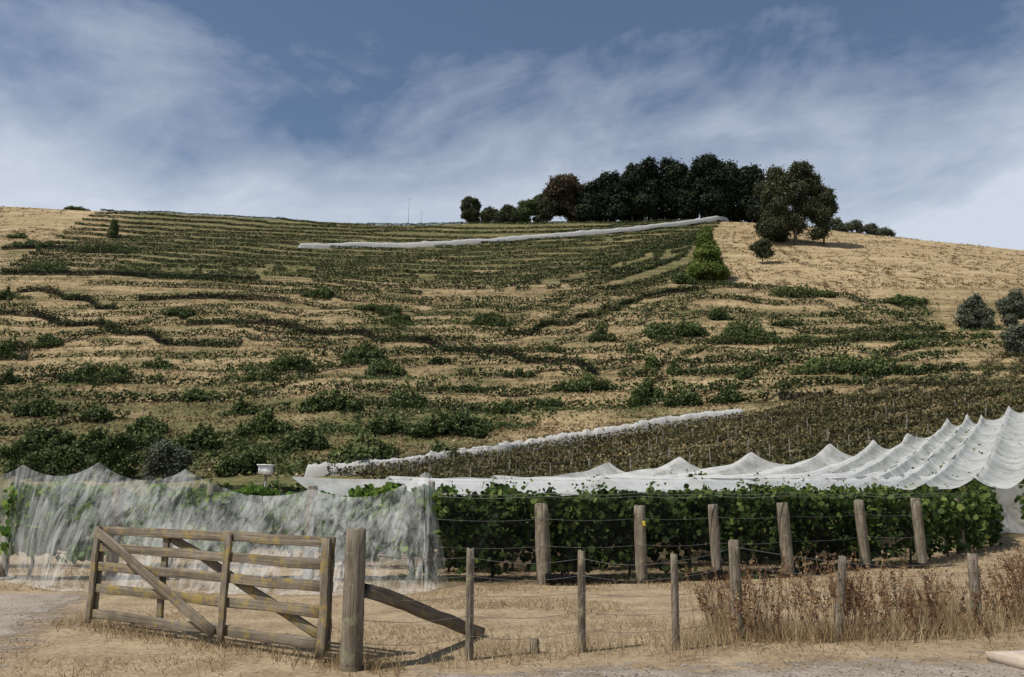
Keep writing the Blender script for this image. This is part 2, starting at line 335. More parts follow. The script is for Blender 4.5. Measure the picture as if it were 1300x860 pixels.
tunnel('white_netted_vine_row',[(376,316),(560,313),(700,303),(830,292),(930,280)],1.5,.7,M_netfar)
g=Acc(); x,y=poly([(440,602),(620,580),(780,553),(950,522)],3); hedge_hill(g,x,y,1.1,.9,7,.25,gap=.4,seed=200); g.make('vine_row',M_leafvine)
posts.make('vineyard_trellis_posts',M_tpost); hw.make('hillside_trellis_wires',M_wired)
# ------------------------------------------------------------------ shrubs, scrub, tufts on the hill
def crown(acc,c,R,ncl,nl,ls,cr,shell=.45,bias=1.,zmin=-1.,shape=CARD,tb=0.):
    d=unit(rng.normal(size=(ncl*2,3))); d=d[d[:,2]>zmin][:ncl]; ncl=len(d)
    cc=np.array(c)+d*(shell+(1-shell)*rng.random((ncl,1))**.6)*np.array(R)
    o=rng.normal(size=(ncl,nl,3))*.5; o=o*cr*(.6+.8*rng.random((ncl,1,1)))
    C=(cc[:,None]+o).reshape(-1,3); out=unit(unit(o)+.5*d[:,None]).reshape(-1,3)
    ct=rng.normal(size=(ncl,1))*.14+.40+.22*d[:,2:3]; ti=(ct+.14*rng.normal(size=(ncl,nl))+.10*unit(o)[...,2]).ravel()+tb  # tint lighter on upward clumps: sunlit tops painted into the leaf colour
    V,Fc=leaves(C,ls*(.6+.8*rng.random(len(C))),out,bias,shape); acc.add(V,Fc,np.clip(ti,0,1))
SH=[(115,472,85,30),(50,512,55,30),(8,437,30,36),(8,482,30,20),(372,461,62,22),(465,449,62,20),(490,466,50,15),(420,514,85,26),(335,542,62,30),(305,513,42,20),(120,527,42,20),(860,417,80,28),(942,420,92,26),(913,398,32,20),(763,423,36,20),(800,439,26,14),(865,502,48,26),(820,492,42,30),(740,484,85,22),(920,492,36,22),(1050,459,100,22),(1110,462,90,26),(1020,371,95,18),(1150,385,50,10),(865,355,36,15),(570,543,100,26),(622,402,52,18),(505,403,42,12),(40,310,55,8),(130,315,90,14),(60,339,62,12),(95,374,32,10),(3,372,22,14),(405,372,42,12),(310,590,62,34),(460,580,100,40),(560,580,40,24),(250,560,60,30),(190,535,50,22),(385,560,60,30),(520,505,50,16),(330,480,40,14),(600,490,36,12),(660,470,40,12),(700,440,30,10),(560,455,30,10),(980,450,30,10),(1160,440,50,12),(480,390,60,10),(230,400,40,10),(60,430,40,10),(200,460,46,14),(250,500,40,18),(60,555,60,30),(120,560,50,30),(180,560,50,24),(490,545,60,24),(640,520,40,12),(700,508,40,12),(1020,430,60,10),(98,262,34,7),(22,300,26,6),(1250,425,30,12),(1180,470,40,10),(944,472,14,16),(828,460,16,16),(855,462,14,14),(1000,410,40,8)]
for (px,py,w,h) in SH:
    x,y=hill(px,py+h*.35); x,y=float(x[0]),float(y[0]); d=y*1.03; W=w/F*d/2; Hh=h/F*d
    ac=Acc(); nl=int(np.clip(W*5,6,26)); tb=rng.normal()*.08
    for q in range(nl):
        ox=rng.uniform(-1,1); r=W*rng.uniform(.16,.34); xx=x+ox*(W-r*.7); yy=y+rng.normal()*W*.18
        hz=Hh*(1-.65*ox*ox)*rng.uniform(.55,1.15)
        crown(ac,(xx,yy,float(H(xx,yy))+hz*.28),(r,r,hz*.75),18,13,.25,.38,zmin=-.3,tb=tb)
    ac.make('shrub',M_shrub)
N=60000; px=rng.uniform(-60,1360,N); py=rng.uniform(260,605,N); X,Y=hill(px,py)
ok=(Y<298)&(Y>62); X,Y=X[ok]+rng.normal(size=ok.sum())*.5,Y[ok]+rng.normal(size=ok.sum())*.5; a_=X/Y
gn=zones(X,Y); bn=fbm(X*.045,Hb(X,Y)*.22,21)
left=sstep(122,100,Y)*sstep(.08,-.1,a_)
pg=sstep(.50,.68,bn+.10*left-.03)*(1-gn*.95)*(1-.7*sstep(.1,.2,a_)*sstep(105,95,Y)); isg=rng.random(len(X))<pg*.6
def scat(name,X,Y,mat,k,size,spread,hz,tb):
    n=len(X); x=(X[:,None]+rng.normal(size=(n,k))*spread).ravel(); y=(Y[:,None]+rng.normal(size=(n,k))*spread).ravel()
    C=np.c_[x,y,H(x,y)+rng.random(n*k)*hz]; V,Fc=leaves(C,size*(.5+rng.random(n*k)))
    ac=Acc(); ac.add(V,Fc,np.clip(tb+.18*rng.normal(size=n*k)+np.repeat(rng.normal(size=n)*.22,k),0,1)); ac.make(name,mat)
scat('hillside_scrub_foliage',X[isg],Y[isg],M_shrub,9,.24,.38,.45,.5)
isd=(~isg)&(rng.random(len(X))<.45)
scat('hillside_dry_grass_tufts',X[isd],Y[isd],M_straw,4,.24,.4,.2,.32)
isr=(gn>.5)&(rng.random(len(X))<.9)&(fbm(X*.12,Y*.12,33)>.48)
scat('hillside_tall_grass_tufts',X[isr],Y[isr],M_straw,7,.28,.45,.45,.26)
# ------------------------------------------------------------------ trees
def limb_tree(name,x,y,h,crowns,mat,bark,tr=.4,ls=.5,cr=1.,nb=6,dens=1.,shape=CARD,cb=.35):
    z0=float(H(x,y))-.3; e=empty(name); ac=Acc()
    ac.add(*tube([(x,y,z0),(x+.02*h,y,z0+h*.3),(x,y+.01*h,z0+h*.6),(x+.02*h,y,z0+h*.85)],[tr,tr*.75,tr*.45,tr*.12],8,.06))
    for (cx,cz,rx,rz) in crowns[:nb+4]:
        ac.add(*tube([(x,y,z0+h*cb*rng.uniform(.6,1.1)),(x+cx*h*.55,y+rng.normal()*rx*h*.2,z0+h*(cz*.6+cb*.35)),(x+cx*h,y,z0+cz*h)],[tr*.4,tr*.25,tr*.06],6,.05))
    ac.make('trunk',bark,e); fo=Acc()
    for (cx,cz,rx,rz) in crowns:
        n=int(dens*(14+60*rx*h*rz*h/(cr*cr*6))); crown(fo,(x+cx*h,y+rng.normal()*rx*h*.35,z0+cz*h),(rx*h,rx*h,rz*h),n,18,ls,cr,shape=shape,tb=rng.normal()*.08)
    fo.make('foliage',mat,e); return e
def blob_crowns(n,w,lo,hi,r,top=1.):
    out=[]
    for q in range(n):
        t=(q+rng.random())/n; zc=lo+(hi-lo)*t; ww=w*math.sqrt(max(.05,1-((t-.42)/.65)**2)); rr_=r*rng.uniform(.55,1.25); out.append((rng.uniform(-1,1)*ww,zc,rr_,rr_*rng.uniform(.6,1.)))
    return out
px=[758,772,788,803,818,834,850,866,882,897,911,926,940,955,968,980]; tops=[228,220,219,212,205,208,203,207,206,202,200,205,208,212,218,226]
for p,tp in zip(px,tops):
    Yd=300+rng.uniform(-2,6); x,y,_=atY(p,Yd); z0=float(H(x,y)); zt=EYE+float(tpy(tp))*Yd; h=zt-z0
    cr=[(rng.uniform(-.14,.14),cz,.19*(1.12-cz*.6)*rng.uniform(.85,1.15),.13) for cz in np.linspace(.17,.90,9)]
    limb_tree('macrocarpa_conifer_tree',x,y,h,cr,M_conifer,M_bark2,.35,.6,1.2,dens=.85,cb=.12)
def tree_at(name,p,top,Yd,wpx,mat,bark,n=12,r=.2,lo=.35,hi=.85,ls=.5,cr=1.,dens=1.,tr=.35,shape=CARD,base=None):
    if base: X_,Y_=hill(p,base); x,y=float(X_[0]),float(Y_[0]); Yd=y
    else: x,y,_=atY(p,Yd)
    z0=float(H(x,y)); h=EYE+float(tpy(top))*Yd-z0; W=wpx/F*Yd/2/h
    return limb_tree(name,x,y,h,blob_crowns(n,max(W-r*.5,W*.5),lo,hi,r),mat,bark,tr,ls,cr,dens=dens,shape=shape)
tree_at('rusty_cypress_tree',722,221,302,60,M_rust,M_bark,18,.18,.15,.84,ls=.5,cr=1.)
tree_at('cypress_tree',745,232,300,40,M_conifer,M_bark,12,.18,.15,.82,ls=.5,cr=1.)
tree_at('broadleaf_tree',690,245,300,36,M_euc,M_bark,12,.22,.15,.82,ls=.42,cr=.8)
tree_at('broadleaf_tree',667,250,300,44,M_shrub,M_bark,14,.22,.15,.82,ls=.42,cr=.8,dens=.8)
tree_at('broadleaf_tree',645,259,300,34,M_euc,M_bark,12,.26,.15,.8,ls=.38,cr=.7)
tree_at('broadleaf_tree',626,262,300,30,M_euc,M_bark,10,.26,.15,.8,ls=.38,cr=.7)
tree_at('poplar_tree',597,249,300,28,M_euc,M_bark,26,.12,.12,.93,ls=.34,cr=.5,dens=.8)
tree_at('eucalyptus_tree',1010,210,None,100,M_euc,M_bark,64,.10,.14,.93,ls=.42,cr=1.1,tr=.7,base=312,dens=1.1)
tree_at('eucalyptus_tree',1046,230,None,40,M_euc,M_bark,16,.09,.42,.92,ls=.42,cr=.9,tr=.4,base=312)
tree_at('eucalyptus_tree',980,245,None,40,M_conifer,M_bark,18,.14,.08,.88,ls=.42,cr=.9,tr=.4,base=306)
tree_at('eucalyptus_tree',968,301,None,30,M_euc,M_bark,14,.16,.3,.88,ls=.3,cr=.6,tr=.2,base=335,dens=.6)
for p,tp,w in ((1058,276,34),(1082,279,36),(1108,283,34),(1126,290,26)):
    tree_at('olive_tree',p,tp,296,w,M_olive,M_bark,12,.28,.15,.75,ls=.35,cr=.7,dens=.8)
for p,tp,b,w in ((1240,372,416,42),(1290,368,414,36),(1292,412,449,36)):
    tree_at('olive_tree',p,tp,None,w,M_olive,M_bark,26,.14,.15,.9,ls=.22,cr=.5,base=b,dens=.8)
for p,tp,b,w in ((25,555,608,60),(85,565,612,55),(145,548,612,62),(210,558,612,58),(50,570,612,50)):
    tree_at('olive_tree',p,tp,None,w,M_shrub if p!=210 else M_olive,M_bark,30,.12,.12,.92,ls=.17,cr=.42,base=b,dens=.7,tr=.1)
def cone(name,px,top,base,wpx,mat,ls=.4):
    X_,Y_=hill(px,base); x,y=float(X_[0]),float(Y_[0]); z0=float(H(x,y)); h=EYE+float(tpy(top))*y-z0; W=wpx/F*y/2
    cr=[(rng.uniform(-.18,.18)*W/h*(1.05-q),.08+.82*q,.80*W/h*(1.04-q)**.85+.02,.09) for q in np.linspace(0,1,22)]
    limb_tree(name,x,y,h,cr,mat,M_bark,.2,ls,.7,dens=1.3,cb=.2)
cone('young_conifer_tree',899,285,357,60,M_lime,.34); cone('small_cypress_tree',143,279,302,9,M_shrub,.3)
def mast(px,Yd,top,r):
    x,y,_=atY(px,Yd); z0=float(H(x,y)); zt=EYE+float(tpy(top))*Yd; ac=Acc(); ac.add(*tube([(x,y,z0-.5),(x+.3,y,zt)],[r,r*.5],6)); ac.add(*tube([(x-.8,y,zt-.8),(x+1.4,y,zt-.6)],r*.4,5)); ac.make('radio_mast',M_wire)
mast(518,299,251,.10); mast(534,299,268,.08)
# ------------------------------------------------------------------ foreground timber
def board(name,p,q,w,t,par,mat=None,up=Vector((0,0,1))):
    p,q=Vector(p),Vector(q); L=(q-p).length; xa=(q-p).normalized(); ya=up.cross(xa).normalized(); za=xa.cross(ya)
    n=10; s=np.linspace(0,L,n); V=[]
    sec=[(-.5,-.44),(-.42,-.5),(.42,-.5),(.5,-.44),(.5,.44),(.42,.5),(-.42,.5),(-.5,.44)]
    for k_,sv in enumerate(s):
        j1,j2=rng.normal()*.005,rng.normal()*.005
        for (a,b) in sec: V.append((sv+(rng.normal()*.004 if k_ in(0,n-1) else 0),a*t+j1+rng.normal()*.001,b*w+j2+rng.normal()*.003))
    i=np.arange(n-1)[:,None]*8; j=np.arange(8)[None,:]; Q=np.stack([i+j,i+(j+1)%8,i+8+(j+1)%8,i+8+j],-1).reshape(-1,4)
    ob=mk(name,V,[Q,np.array([[7,6,5,4,3,2,1,0],[(n-1)*8+r for r in range(8)]])],mat or M_woodx)
    ob.matrix_world=Matrix(((xa.x,ya.x,za.x,p.x),(xa.y,ya.y,za.y,p.y),(xa.z,ya.z,za.z,p.z),(0,0,0,1)))
    if par: ob.parent=par; ob.matrix_parent_inverse=Matrix()
    return ob
def post(name,x,y,h,r,lean=(0,0),par=None,z0=None,mat=None,rough=.06):
    z0=float(H(x,y)) if z0 is None else z0
    V,fs=tube([(lean[0]*t,lean[1]*t,-.25+(h+.25)*t) for t in np.linspace(0,1,9)],[r*1.04]*3+[r]*4+[r*.98,r*.93],16,rough)
    V[8*16:9*16,2]+=rng.normal(size=16)*.012
    ob=mk(name,V,fs,mat or M_woodz); ob.location=(x,y,z0)
    if par: ob.parent=par
    return ob
def topz(Y,py): return EYE+float(tpy(py))*Y
gate=empty('wooden_farm_gate')
gx0,gy0=G(112,796); gx1,gy1=G(417,842)
A0=Vector((gx0,gy0,0)); A1=Vector((gx1,gy1,0)); D=(A1-A0).normalized(); Nn=Vector((D.y,-D.x,0))
if Nn.y>0: Nn=-Nn
zl=topz(gy0,668); zr_=topz(gy1,684)
def gp(u,zf,off=0):
    zt=zl*(1-u)+zr_*u; b=.10; return A0.lerp(A1,u)+Vector((0,0,b+(zt-b)*zf))+Nn*off
for q,zf in enumerate((.96,.77,.56,.34,.06)):
    board(f'rail_{q+1}',gp(-.005,zf-.0),gp(1.0,zf-.01*(q%2)),.105,.032,gate)
board('stile_left',gp(.01,-.04,.036),gp(.01,1.0,.036),.10,.035,gate,up=D); board('stile_left_back',gp(.012,0,-.036),gp(.012,1.0,-.036),.10,.035,gate,up=D)
board('stile_right',gp(.985,-.04,.036),gp(.985,1.0,.036),.11,.04,gate,up=D); board('stile_right_back',gp(.98,0,-.038),gp(.98,1.0,-.038),.10,.035,gate,up=D)
board('stile_middle',gp(.62,-.04,.036),gp(.62,1.0,.036),.10,.035,gate,up=D)
board('stile_inner',gp(.33,.0,-.036),gp(.33,.98,-.036),.10,.035,gate,up=D)
board('brace_front',gp(.03,.95,.074),gp(.60,.04,.074),.11,.032,gate); board('brace_back',gp(.33,.93,-.074),gp(.965,.10,-.074),.10,.032,gate)
gpx,gpy=G(446,850); hpst=topz(gpy,673)
gpost=post('gate_post',gpx,gpy,hpst,.105,rough=.08)
sx,sy=G(610,808); board('gate_post_strut',(gpx+.12,gpy+.05,.72),(sx,sy,.03),.13,.11,None)
fence=empty('wire_fence'); FP=[(596,838,698,.042,0),(738,828,700,.042,.02),(858,826,704,.040,.02),(938,810,686,.065,0),(1060,814,707,.045,.17),(1240,800,704,.06,.05)]
tops=[]
for q,(p,b,t,r,ln) in enumerate(FP):
    x,y=G(p,b); h=topz(y,t); post(f'fence_post_{q+1}',x,y,h,r,(ln,0),fence,0.); tops.append((x,y,h,ln))
xe,ye=G(1420,775); tops.append((xe,ye,1.15,0)); post('fence_post_7',xe,ye,1.15,.05,(0,0),fence,0.)
wa=Acc(); chain=[(gpx,gpy,hpst,0)]+tops
for f in (.93,.76,.58,.40,.22):
    for a,b in zip(chain[:-1],chain[1:]):
        pts=[]; sg=rng.uniform(.01,.06)
        for t in np.linspace(0,1,9):
            za=min(a[2],1.15)*f; zb=min(b[2],1.15)*f
            pts.append((a[0]*(1-t)+b[0]*t+(a[3]*(1-t)+b[3]*t)*f,a[1]*(1-t)+b[1]*t-.055,za*(1-t)+zb*t-sg*math.sin(math.pi*t)))
        wa.add(*tube(pts,.0025,5))
wa.make('wires',M_wire,fence)
x,y=G(679,830); post('wooden_stake',x,y,.14,.05)
VP=[(692,742,640,.125),(815,740,643,.12),(911,736,641,.115),(1002,733,639,.12),(1100,722,635,.12),(1172,722,633,.115),(1197,706,633,.11),(1222,706,631,.11),(1240,698,630,.10),(1253,694,630,.10),(1266,690,630,.10),(1280,688,629,.10)]
vp=[]
for p,b,t,r in VP:
    x,y=G(p,b); z0=float(H(x,y)); h=topz(y,t)-z0; post('vineyard_end_post',x,y,h,r*rng.uniform(.85,1.05),(rng.normal()*.05,0),None,z0); vp.append((x,y,z0,h))
x,y,z0,h=vp[1]; board('yellow_row_tag',(x+.02,y-.135,z0+1.1),(x+.08,y-.135,z0+1.1),.09,.01,None,M_tag)
# ------------------------------------------------------------------ near vines
def hedge(name,line,z0,z1,w,dens,size,mat,seed=0,gap=.15,trunks=True,shape=LEAF,tb=0,shoots=0,low=.2):
    P=np.array(line,float); d=np.r_[0,np.cumsum(np.hypot(*np.diff(P,axis=0).T))]; L=d[-1]; n=int(L*dens)
    s=rng.random(n)*L; x=np.interp(s,d,P[:,0]); y=np.interp(s,d,P[:,1])
    topn=fbm(s*1.7,seed+0*s,seed,3); botn=fbm(s*1.3,seed+9+0*s,seed+4,3); zf=rng.beta(1.2,1.0,n); zb_=z0+.55*(botn-.35)
    zz=np.maximum(zb_+(z0+(z1-z0)*(.68+.58*topn)-zb_)*zf,.03)
    m=vn(s*1.4,zz*2.2,seed+2)*.6+vn(s*4,zz*5,seed+5)*.4; kp=(m>gap+low*(1-zf)); s,x,y,zz,m,zf=[q[kp] for q in (s,x,y,zz,m,zf)]; n=len(s)
    off=np.clip(rng.normal(size=n),-2,2)*w*.5+ (m-.5)*w*1.2; y=y-off; x=x+rng.normal(size=n)*.05
    C=np.c_[x,y,H(x,y)+zz]; out=np.c_[np.zeros(n),-np.sign(off)*.6,np.full(n,.5)]
    e=empty(name); ac=Acc(); V,Fc=leaves(C,size*(.6+.7*rng.random(n)),out,.9,shape)
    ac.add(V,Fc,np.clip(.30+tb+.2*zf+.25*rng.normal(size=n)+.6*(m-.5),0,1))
    for q in range(int(shoots*L)):
        q_=rng.random()*L; x=np.interp(q_,d,P[:,0])+rng.normal()*.1; y=np.interp(q_,d,P[:,1])+rng.normal()*.15; zt=z0+(z1-z0)*.95; k_=rng.integers(5,12)
        tt=np.linspace(0,1,k_); ln=rng.normal(size=2)*.15; hh=rng.uniform(.1,.4)
        C=np.c_[x+ln[0]*tt,y+ln[1]*tt,float(H(x,y))+zt+hh*tt]+rng.normal(size=(k_,3))*.03; V,Fc=leaves(C,size*.8*(1.1-.6*tt),shape=shape); ac.add(V,Fc,np.clip(.7+.2*rng.normal(size=k_),0,1))
    ac.make('foliage',mat,e)
    if trunks:
        ac=Acc()
        for q in np.arange(.4,L,1.4):
            x=np.interp(q,d,P[:,0]);y=np.interp(q,d,P[:,1]);zg=float(H(x,y)); ac.add(*tube([(x,y,zg-.1),(x+.05,y+.03,zg+.35),(x-.03,y,zg+.7),(x+.25*rng.normal(),y,zg+1.1)],[.035,.028,.025,.012],6,.1))
        ac.make('trunks',M_vtrunk,e)
    return e
fl=[(v_[0],v_[1]+.85) for v_ in vp[:6]]; fl=[(-2.2,15.7)]+fl
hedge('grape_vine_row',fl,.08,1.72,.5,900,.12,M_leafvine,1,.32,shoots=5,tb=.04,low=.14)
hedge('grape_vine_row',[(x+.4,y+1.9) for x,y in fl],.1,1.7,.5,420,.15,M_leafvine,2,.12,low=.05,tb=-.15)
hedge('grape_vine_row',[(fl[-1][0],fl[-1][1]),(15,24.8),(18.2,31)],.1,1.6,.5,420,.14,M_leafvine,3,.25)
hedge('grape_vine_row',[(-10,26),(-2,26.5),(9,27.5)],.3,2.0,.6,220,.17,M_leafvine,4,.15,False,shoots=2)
def netwall(name,line,htop,mat,bulge=.25,seed=0,n=260,m=18,fold=.08):
    P=np.array(line,float); d=np.r_[0,np.cumsum(np.hypot(*np.diff(P,axis=0).T))]; s=np.linspace(0,d[-1],n)
    x=np.interp(s,d,P[:,0]); y=np.interp(s,d,P[:,1]); sp=np.abs(np.sin(np.pi*np.interp(s,d,np.arange(len(P)))))
    V=[]
    for r in range(m+1):
        v=r/m; zz=htop*(1-v)-.10*sp*(1-v)*(1-v); yy=y-bulge*v**2*(.5+fbm(s*.9,0*s+v,seed))-fold*(vn(s*3.2+v*1.5,v*1.2+0*s,seed+1)-.5)*2*(.3+v)
        V.append(np.c_[x+.05*(vn(s*2,v*3+0*s,seed)-.5),yy,H(x,yy)+np.maximum(zz,0)+.015+.05*v*vn(s*4,0*s,seed)])
    V=np.vstack(V); r=np.arange(m)[:,None]*n; i=np.arange(n-1)[None,:]
    mk(name,V,np.stack([r+i,r+i+1,r+n+i+1,r+n+i],-1).reshape(-1,4),mat,smooth=True)
bl=[(-1.35,15.0)]+[(v_[0],v_[1]+.2) for v_ in vp[:6]]
netwall('black_bird_net',bl,1.62,M_black,.3,3)
P=np.array(bl,float)[1:]; d=np.r_[0,np.cumsum(np.hypot(*np.diff(P,axis=0).T))]; s=np.linspace(0,d[-1],160)
rr=.03+.12*np.clip(fbm(s*1.1,0*s,31)*1.7-.45,0,1); x=np.interp(s,d,P[:,0]); y=np.interp(s,d,P[:,1])-.42+.12*(vn(s*1.3,0*s,4)-.5)
V,fs=tube(np.c_[x,y,rr*.6+.05*vn(s*2,0*s,6)],rr,10,.25); mk('gathered_black_net',V,fs,M_blackd,smooth=True)
netwall('black_bird_net',[(-9.5,25),(-2,25.5),(3,25.8),(9,26.5)],2.0,M_blackd,.2,9)
wa=Acc()
for hz in (1.62,1.68,1.2,.7):
    for a,b in zip([(-1.4,15.0,0,1.5)]+vp[:11],vp[:12]):
        wa.add(*tube([(a[0]*(1-t)+b[0]*t,a[1]*(1-t)+b[1]*t-.12,a[2]*(1-t)+b[2]*t+hz-.04*math.sin(math.pi*t)) for t in np.linspace(0,1,6)],.005 if hz>1.5 else .003,5))
wa.make('trellis_wires',M_wire)
# ------------------------------------------------------------------ white net canopy on the right
front=np.array([(-5.5,19.5),(0,18.2),(3,18.3),(8.7,22),(13.5,25.5),(20,28),(30,31),(44,34)],float)
fd=np.r_[0,np.cumsum(np.hypot(*np.diff(front,axis=0).T))]; sp=2.6; NR=int(fd[-1]/sp)
sub=10; nv=NR*sub+1; nu=100; vv=np.linspace(0,NR,nv); sF=vv*sp
bx=np.interp(sF,fd,front[:,0]); by=np.interp(sF,fd,front[:,1])
rowL=np.array([17,18,19,23,24,26,34,35,32,38,39,40]+[40]*30,float)
Lr=np.interp(vv,np.arange(len(rowL)),rowL); U_=np.linspace(0,1,nu)
Lg=U_[None,:]*Lr[:,None]; XX=bx[:,None]+.57*Lg; YY=by[:,None]+.82*Lg
ft=vv-np.floor(vv); sag=(4*ft*(1-ft))[:,None]**.85; pk=np.abs(np.cos(np.pi*Lg/7.))**6
ZZ=Hb(XX,YY)+2.05-sag*(.40+.25*(fbm(XX*.25,YY*.25,7)-.5))+.06*pk*(1-sag)+.10*(fbm(XX*1.6,YY*1.1,9)-.5)*sag+.28*sstep(.85,1,U_)[None,:]*(1-sag)+.3*sstep(7,0,vv)[:,None]*U_[None,:]
XX=XX+.10*(vn(XX,YY,3)-.5)
V=np.stack([XX,YY,ZZ],-1).reshape(-1,3); i=np.arange(nv-1)[:,None]*nu; j=np.arange(nu-1)[None,:]
mk('white_net_canopy',V,np.stack([i+j,i+j+1,i+nu+j+1,i+nu+j],-1).reshape(-1,4),M_netc)
rp=Acc(); wl=Acc(); vf=Acc()
for q in range(NR+1):
    x0,y0=np.interp(q*sp,fd,front[:,0]),np.interp(q*sp,fd,front[:,1]); L=rowL[q]
    for l in np.arange(7,L,7):
        x,y=x0+.57*l,y0+.82*l; zg=float(Hb(x,y)); rp.add(*tube([(x,y,zg-.3),(x,y,zg+1.95)],.05,6))
    pts=[(x0+.57*l,y0+.82*l,float(Hb(x0+.57*l,y0+.82*l))+2.03) for l in np.linspace(0,L,12)]; wl.add(*tube(pts,.012,5))
    n=int(L*75); l=rng.random(n)*L; x=x0+.57*l+rng.normal(size=n)*.2; y=y0+.82*l+rng.normal(size=n)*.2
    C=np.c_[x,y,Hb(x,y)+.6+1.1*rng.random(n)]; Vv,Fv=leaves(C,.17*(.7+.7*rng.random(n)),shape=LEAF); vf.add(Vv,Fv,np.clip(.6+.25*rng.normal(size=n),0,1))
rp.make('canopy_support_posts',M_tpost); wl.make('canopy_wires',M_wire); vf.make('canopy_vine_rows',M_leafvine)
netwall('white_side_net',[(17.0,28.3),(20,28.2),(30,31.2),(44,34)],1.8,M_netc,.3,14,200)
# ------------------------------------------------------------------ left white netted rows
def tent(name,top,bot,Ytop,mat,seed,n=300,m=26,bul=.35,fq=1.):
    top=np.array(top,float); bot=np.array(bot,float); p=np.linspace(top[0,0],top[-1,0],n)
    pt=np.interp(p,top[:,0],top[:,1])
    t=tpy(pt); Xt=(p-650)/F*(CT+t*ST)*Ytop; Zt=EYE+t*Ytop
    u=np.linspace(0,1,n); bp=bot[0,0]+(bot[-1,0]-bot[0,0])*u; bb=np.interp(bp,bot[:,0],bot[:,1]); tb_=tpy(bb); Yb=-EYE/tb_; Xb=(bp-650)/F*(CT+tb_*ST)*Yb
    V=[]; uu=u*fq
    for r in range(m+1):
        v=r/m; x=Xt*(1-v)+Xb*v; y=Ytop*(1-v)+Yb*v; zz=Zt*(1-v)**1.05
        y=y-bul*np.sin(np.pi*v)*.25*fbm(uu*18,v*2+0*u,seed)-.22*(fbm(uu*70+v*3,v*1.5+0*u,seed+1)-.5)*(.4+v)
        x=x+.12*fq**.5*(fbm(uu*40,v*4+0*u,seed+3)-.5)
        zz=np.maximum(zz,0)+.02+(.10*fbm(uu*60,0*u,seed+5) if r>m-3 else 0)
        V.append(np.c_[x,y,zz])
    for r in range(1,4):
        V.append(np.c_[Xb,Yb-.13*r*(.2+fbm(uu*50,0*u,seed+9)),.02+.11*fbm(uu*80,0*u+r,seed)*(1-r/4)])
    V=np.vstack(V); mm=m+3; r=np.arange(mm)[:,None]*n; i=np.arange(n-1)[None,:]
    return mk(name,V,np.stack([r+i,r+i+1,r+n+i+1,r+n+i],-1).reshape(-1,4),mat,smooth=True)
def sagline(pk):
    out=[]
    for (a,b) in zip(pk[:-1],pk[1:]):
        for t in np.linspace(0,1,9)[:-1]: out.append((a[0]*(1-t)+b[0]*t,a[1]*(1-t)+b[1]*t+min(20,(b[0]-a[0])*.17)*4*t*(1-t)))
    return out+[pk[-1]]
tent('white_bird_net',sagline([(-140,598),(-50,596),(28,591),(125,588),(236,597),(395,622),(540,601)]),[(-150,732),(0,736),(75,750),(300,754),(490,757),(538,752)],15.6,M_net,5)
tent('white_bird_net',[(540,601),(544,602),(549,607)],[(538,752),(552,750),(569,741)],15.62,M_net,25,24,18,.1,.08)
tent('white_bird_net',sagline([(-160,603),(60,603),(190,604),(330,612),(470,622),(556,618)]),[(-150,715),(560,718)],17.6,M_netb,45)
for p,t,b in ((152,620,738),(397,618,742),(548,612,738),(20,606,738),(268,616,738)):
    x,y,zz=atY(p,15.9,t); post('vineyard_end_post',x,y,zz,.11 if p in(152,397) else .07,(0,0),None,0.)
for (c0,c1,dn,sd) in ((20,140,1100,51),(195,340,1100,52),(410,545,1100,53),(-130,-20,600,54)):
    x0=atY(c0,15.9,640)[0]; x1=atY(c1,15.9,640)[0]
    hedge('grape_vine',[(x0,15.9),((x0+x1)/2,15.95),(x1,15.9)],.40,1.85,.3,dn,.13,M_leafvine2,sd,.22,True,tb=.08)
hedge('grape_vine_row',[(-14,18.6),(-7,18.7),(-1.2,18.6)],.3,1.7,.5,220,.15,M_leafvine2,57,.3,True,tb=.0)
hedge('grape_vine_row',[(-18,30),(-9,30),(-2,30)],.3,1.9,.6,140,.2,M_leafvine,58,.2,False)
x,y,zz=atY(338,24,597); e=empty('white_bird_scarer_box'); 
V,fs=tube([(x,y,-.2),(x,y,zz-.15)],.04,8); mk('pole',V,fs,M_wire,parent=e)
board('box',(x-.2,y,zz),(x+.17,y,zz),.26,.25,e,M_whitebox); board('roof',(x-.24,y,zz+.15),(x+.21,y,zz+.15),.04,.34,e,M_whitebox)
x,y=G(1290,842); board('concrete_slab',(x-.12,y-.45,.05),(x+2.6,y+.15,.05),.10,1.1,None,M_slab)
# ------------------------------------------------------------------ foreground grass and weeds
def field(name,n,xr,yr,h,w,mat,tb,lean=.5,dens=None):
    X=rng.uniform(*xr,n); Y=rng.uniform(*yr,n)
    if dens is not None:
        k_=rng.random(n)<dens(X,Y); X,Y=X[k_],Y[k_]
    n=len(X); hh=h*(.4+.9*rng.random(n))*(.5+vn(X*1.5,Y*1.5,60)); V,Fc=blades(np.c_[X,Y,H(X,Y)-.005],hh,w,lean)
    ac=Acc(); ac.add(V,Fc,np.clip(tb+.22*rng.normal(size=n)+.3*(vn(X*.8,Y*.8,61)-.5),0,1)); ac.make(name,mat)
road=lambda X,Y:np.clip((Y-(7.6+.13*X))*1.2+.1,0.03,1)*np.clip((X+5.3+.35*(Y-8))*1.0+.4,.04,1)
field('dry_grass',80000,(-9,14),(6,15.5),.06,.006,M_straw,.55,.9,lambda X,Y:road(X,Y)*sstep(.42,.62,fbm(X*.9,Y*.9,70)))
field('dry_grass',40000,(-12,22),(14,26),.09,.008,M_straw,.5,.7,lambda X,Y:sstep(.3,.6,fbm(X*.9,Y*.9,70)+.1))
def fy_(X): return np.interp(X,[c[0] for c in chain],[c[1] for c in chain])
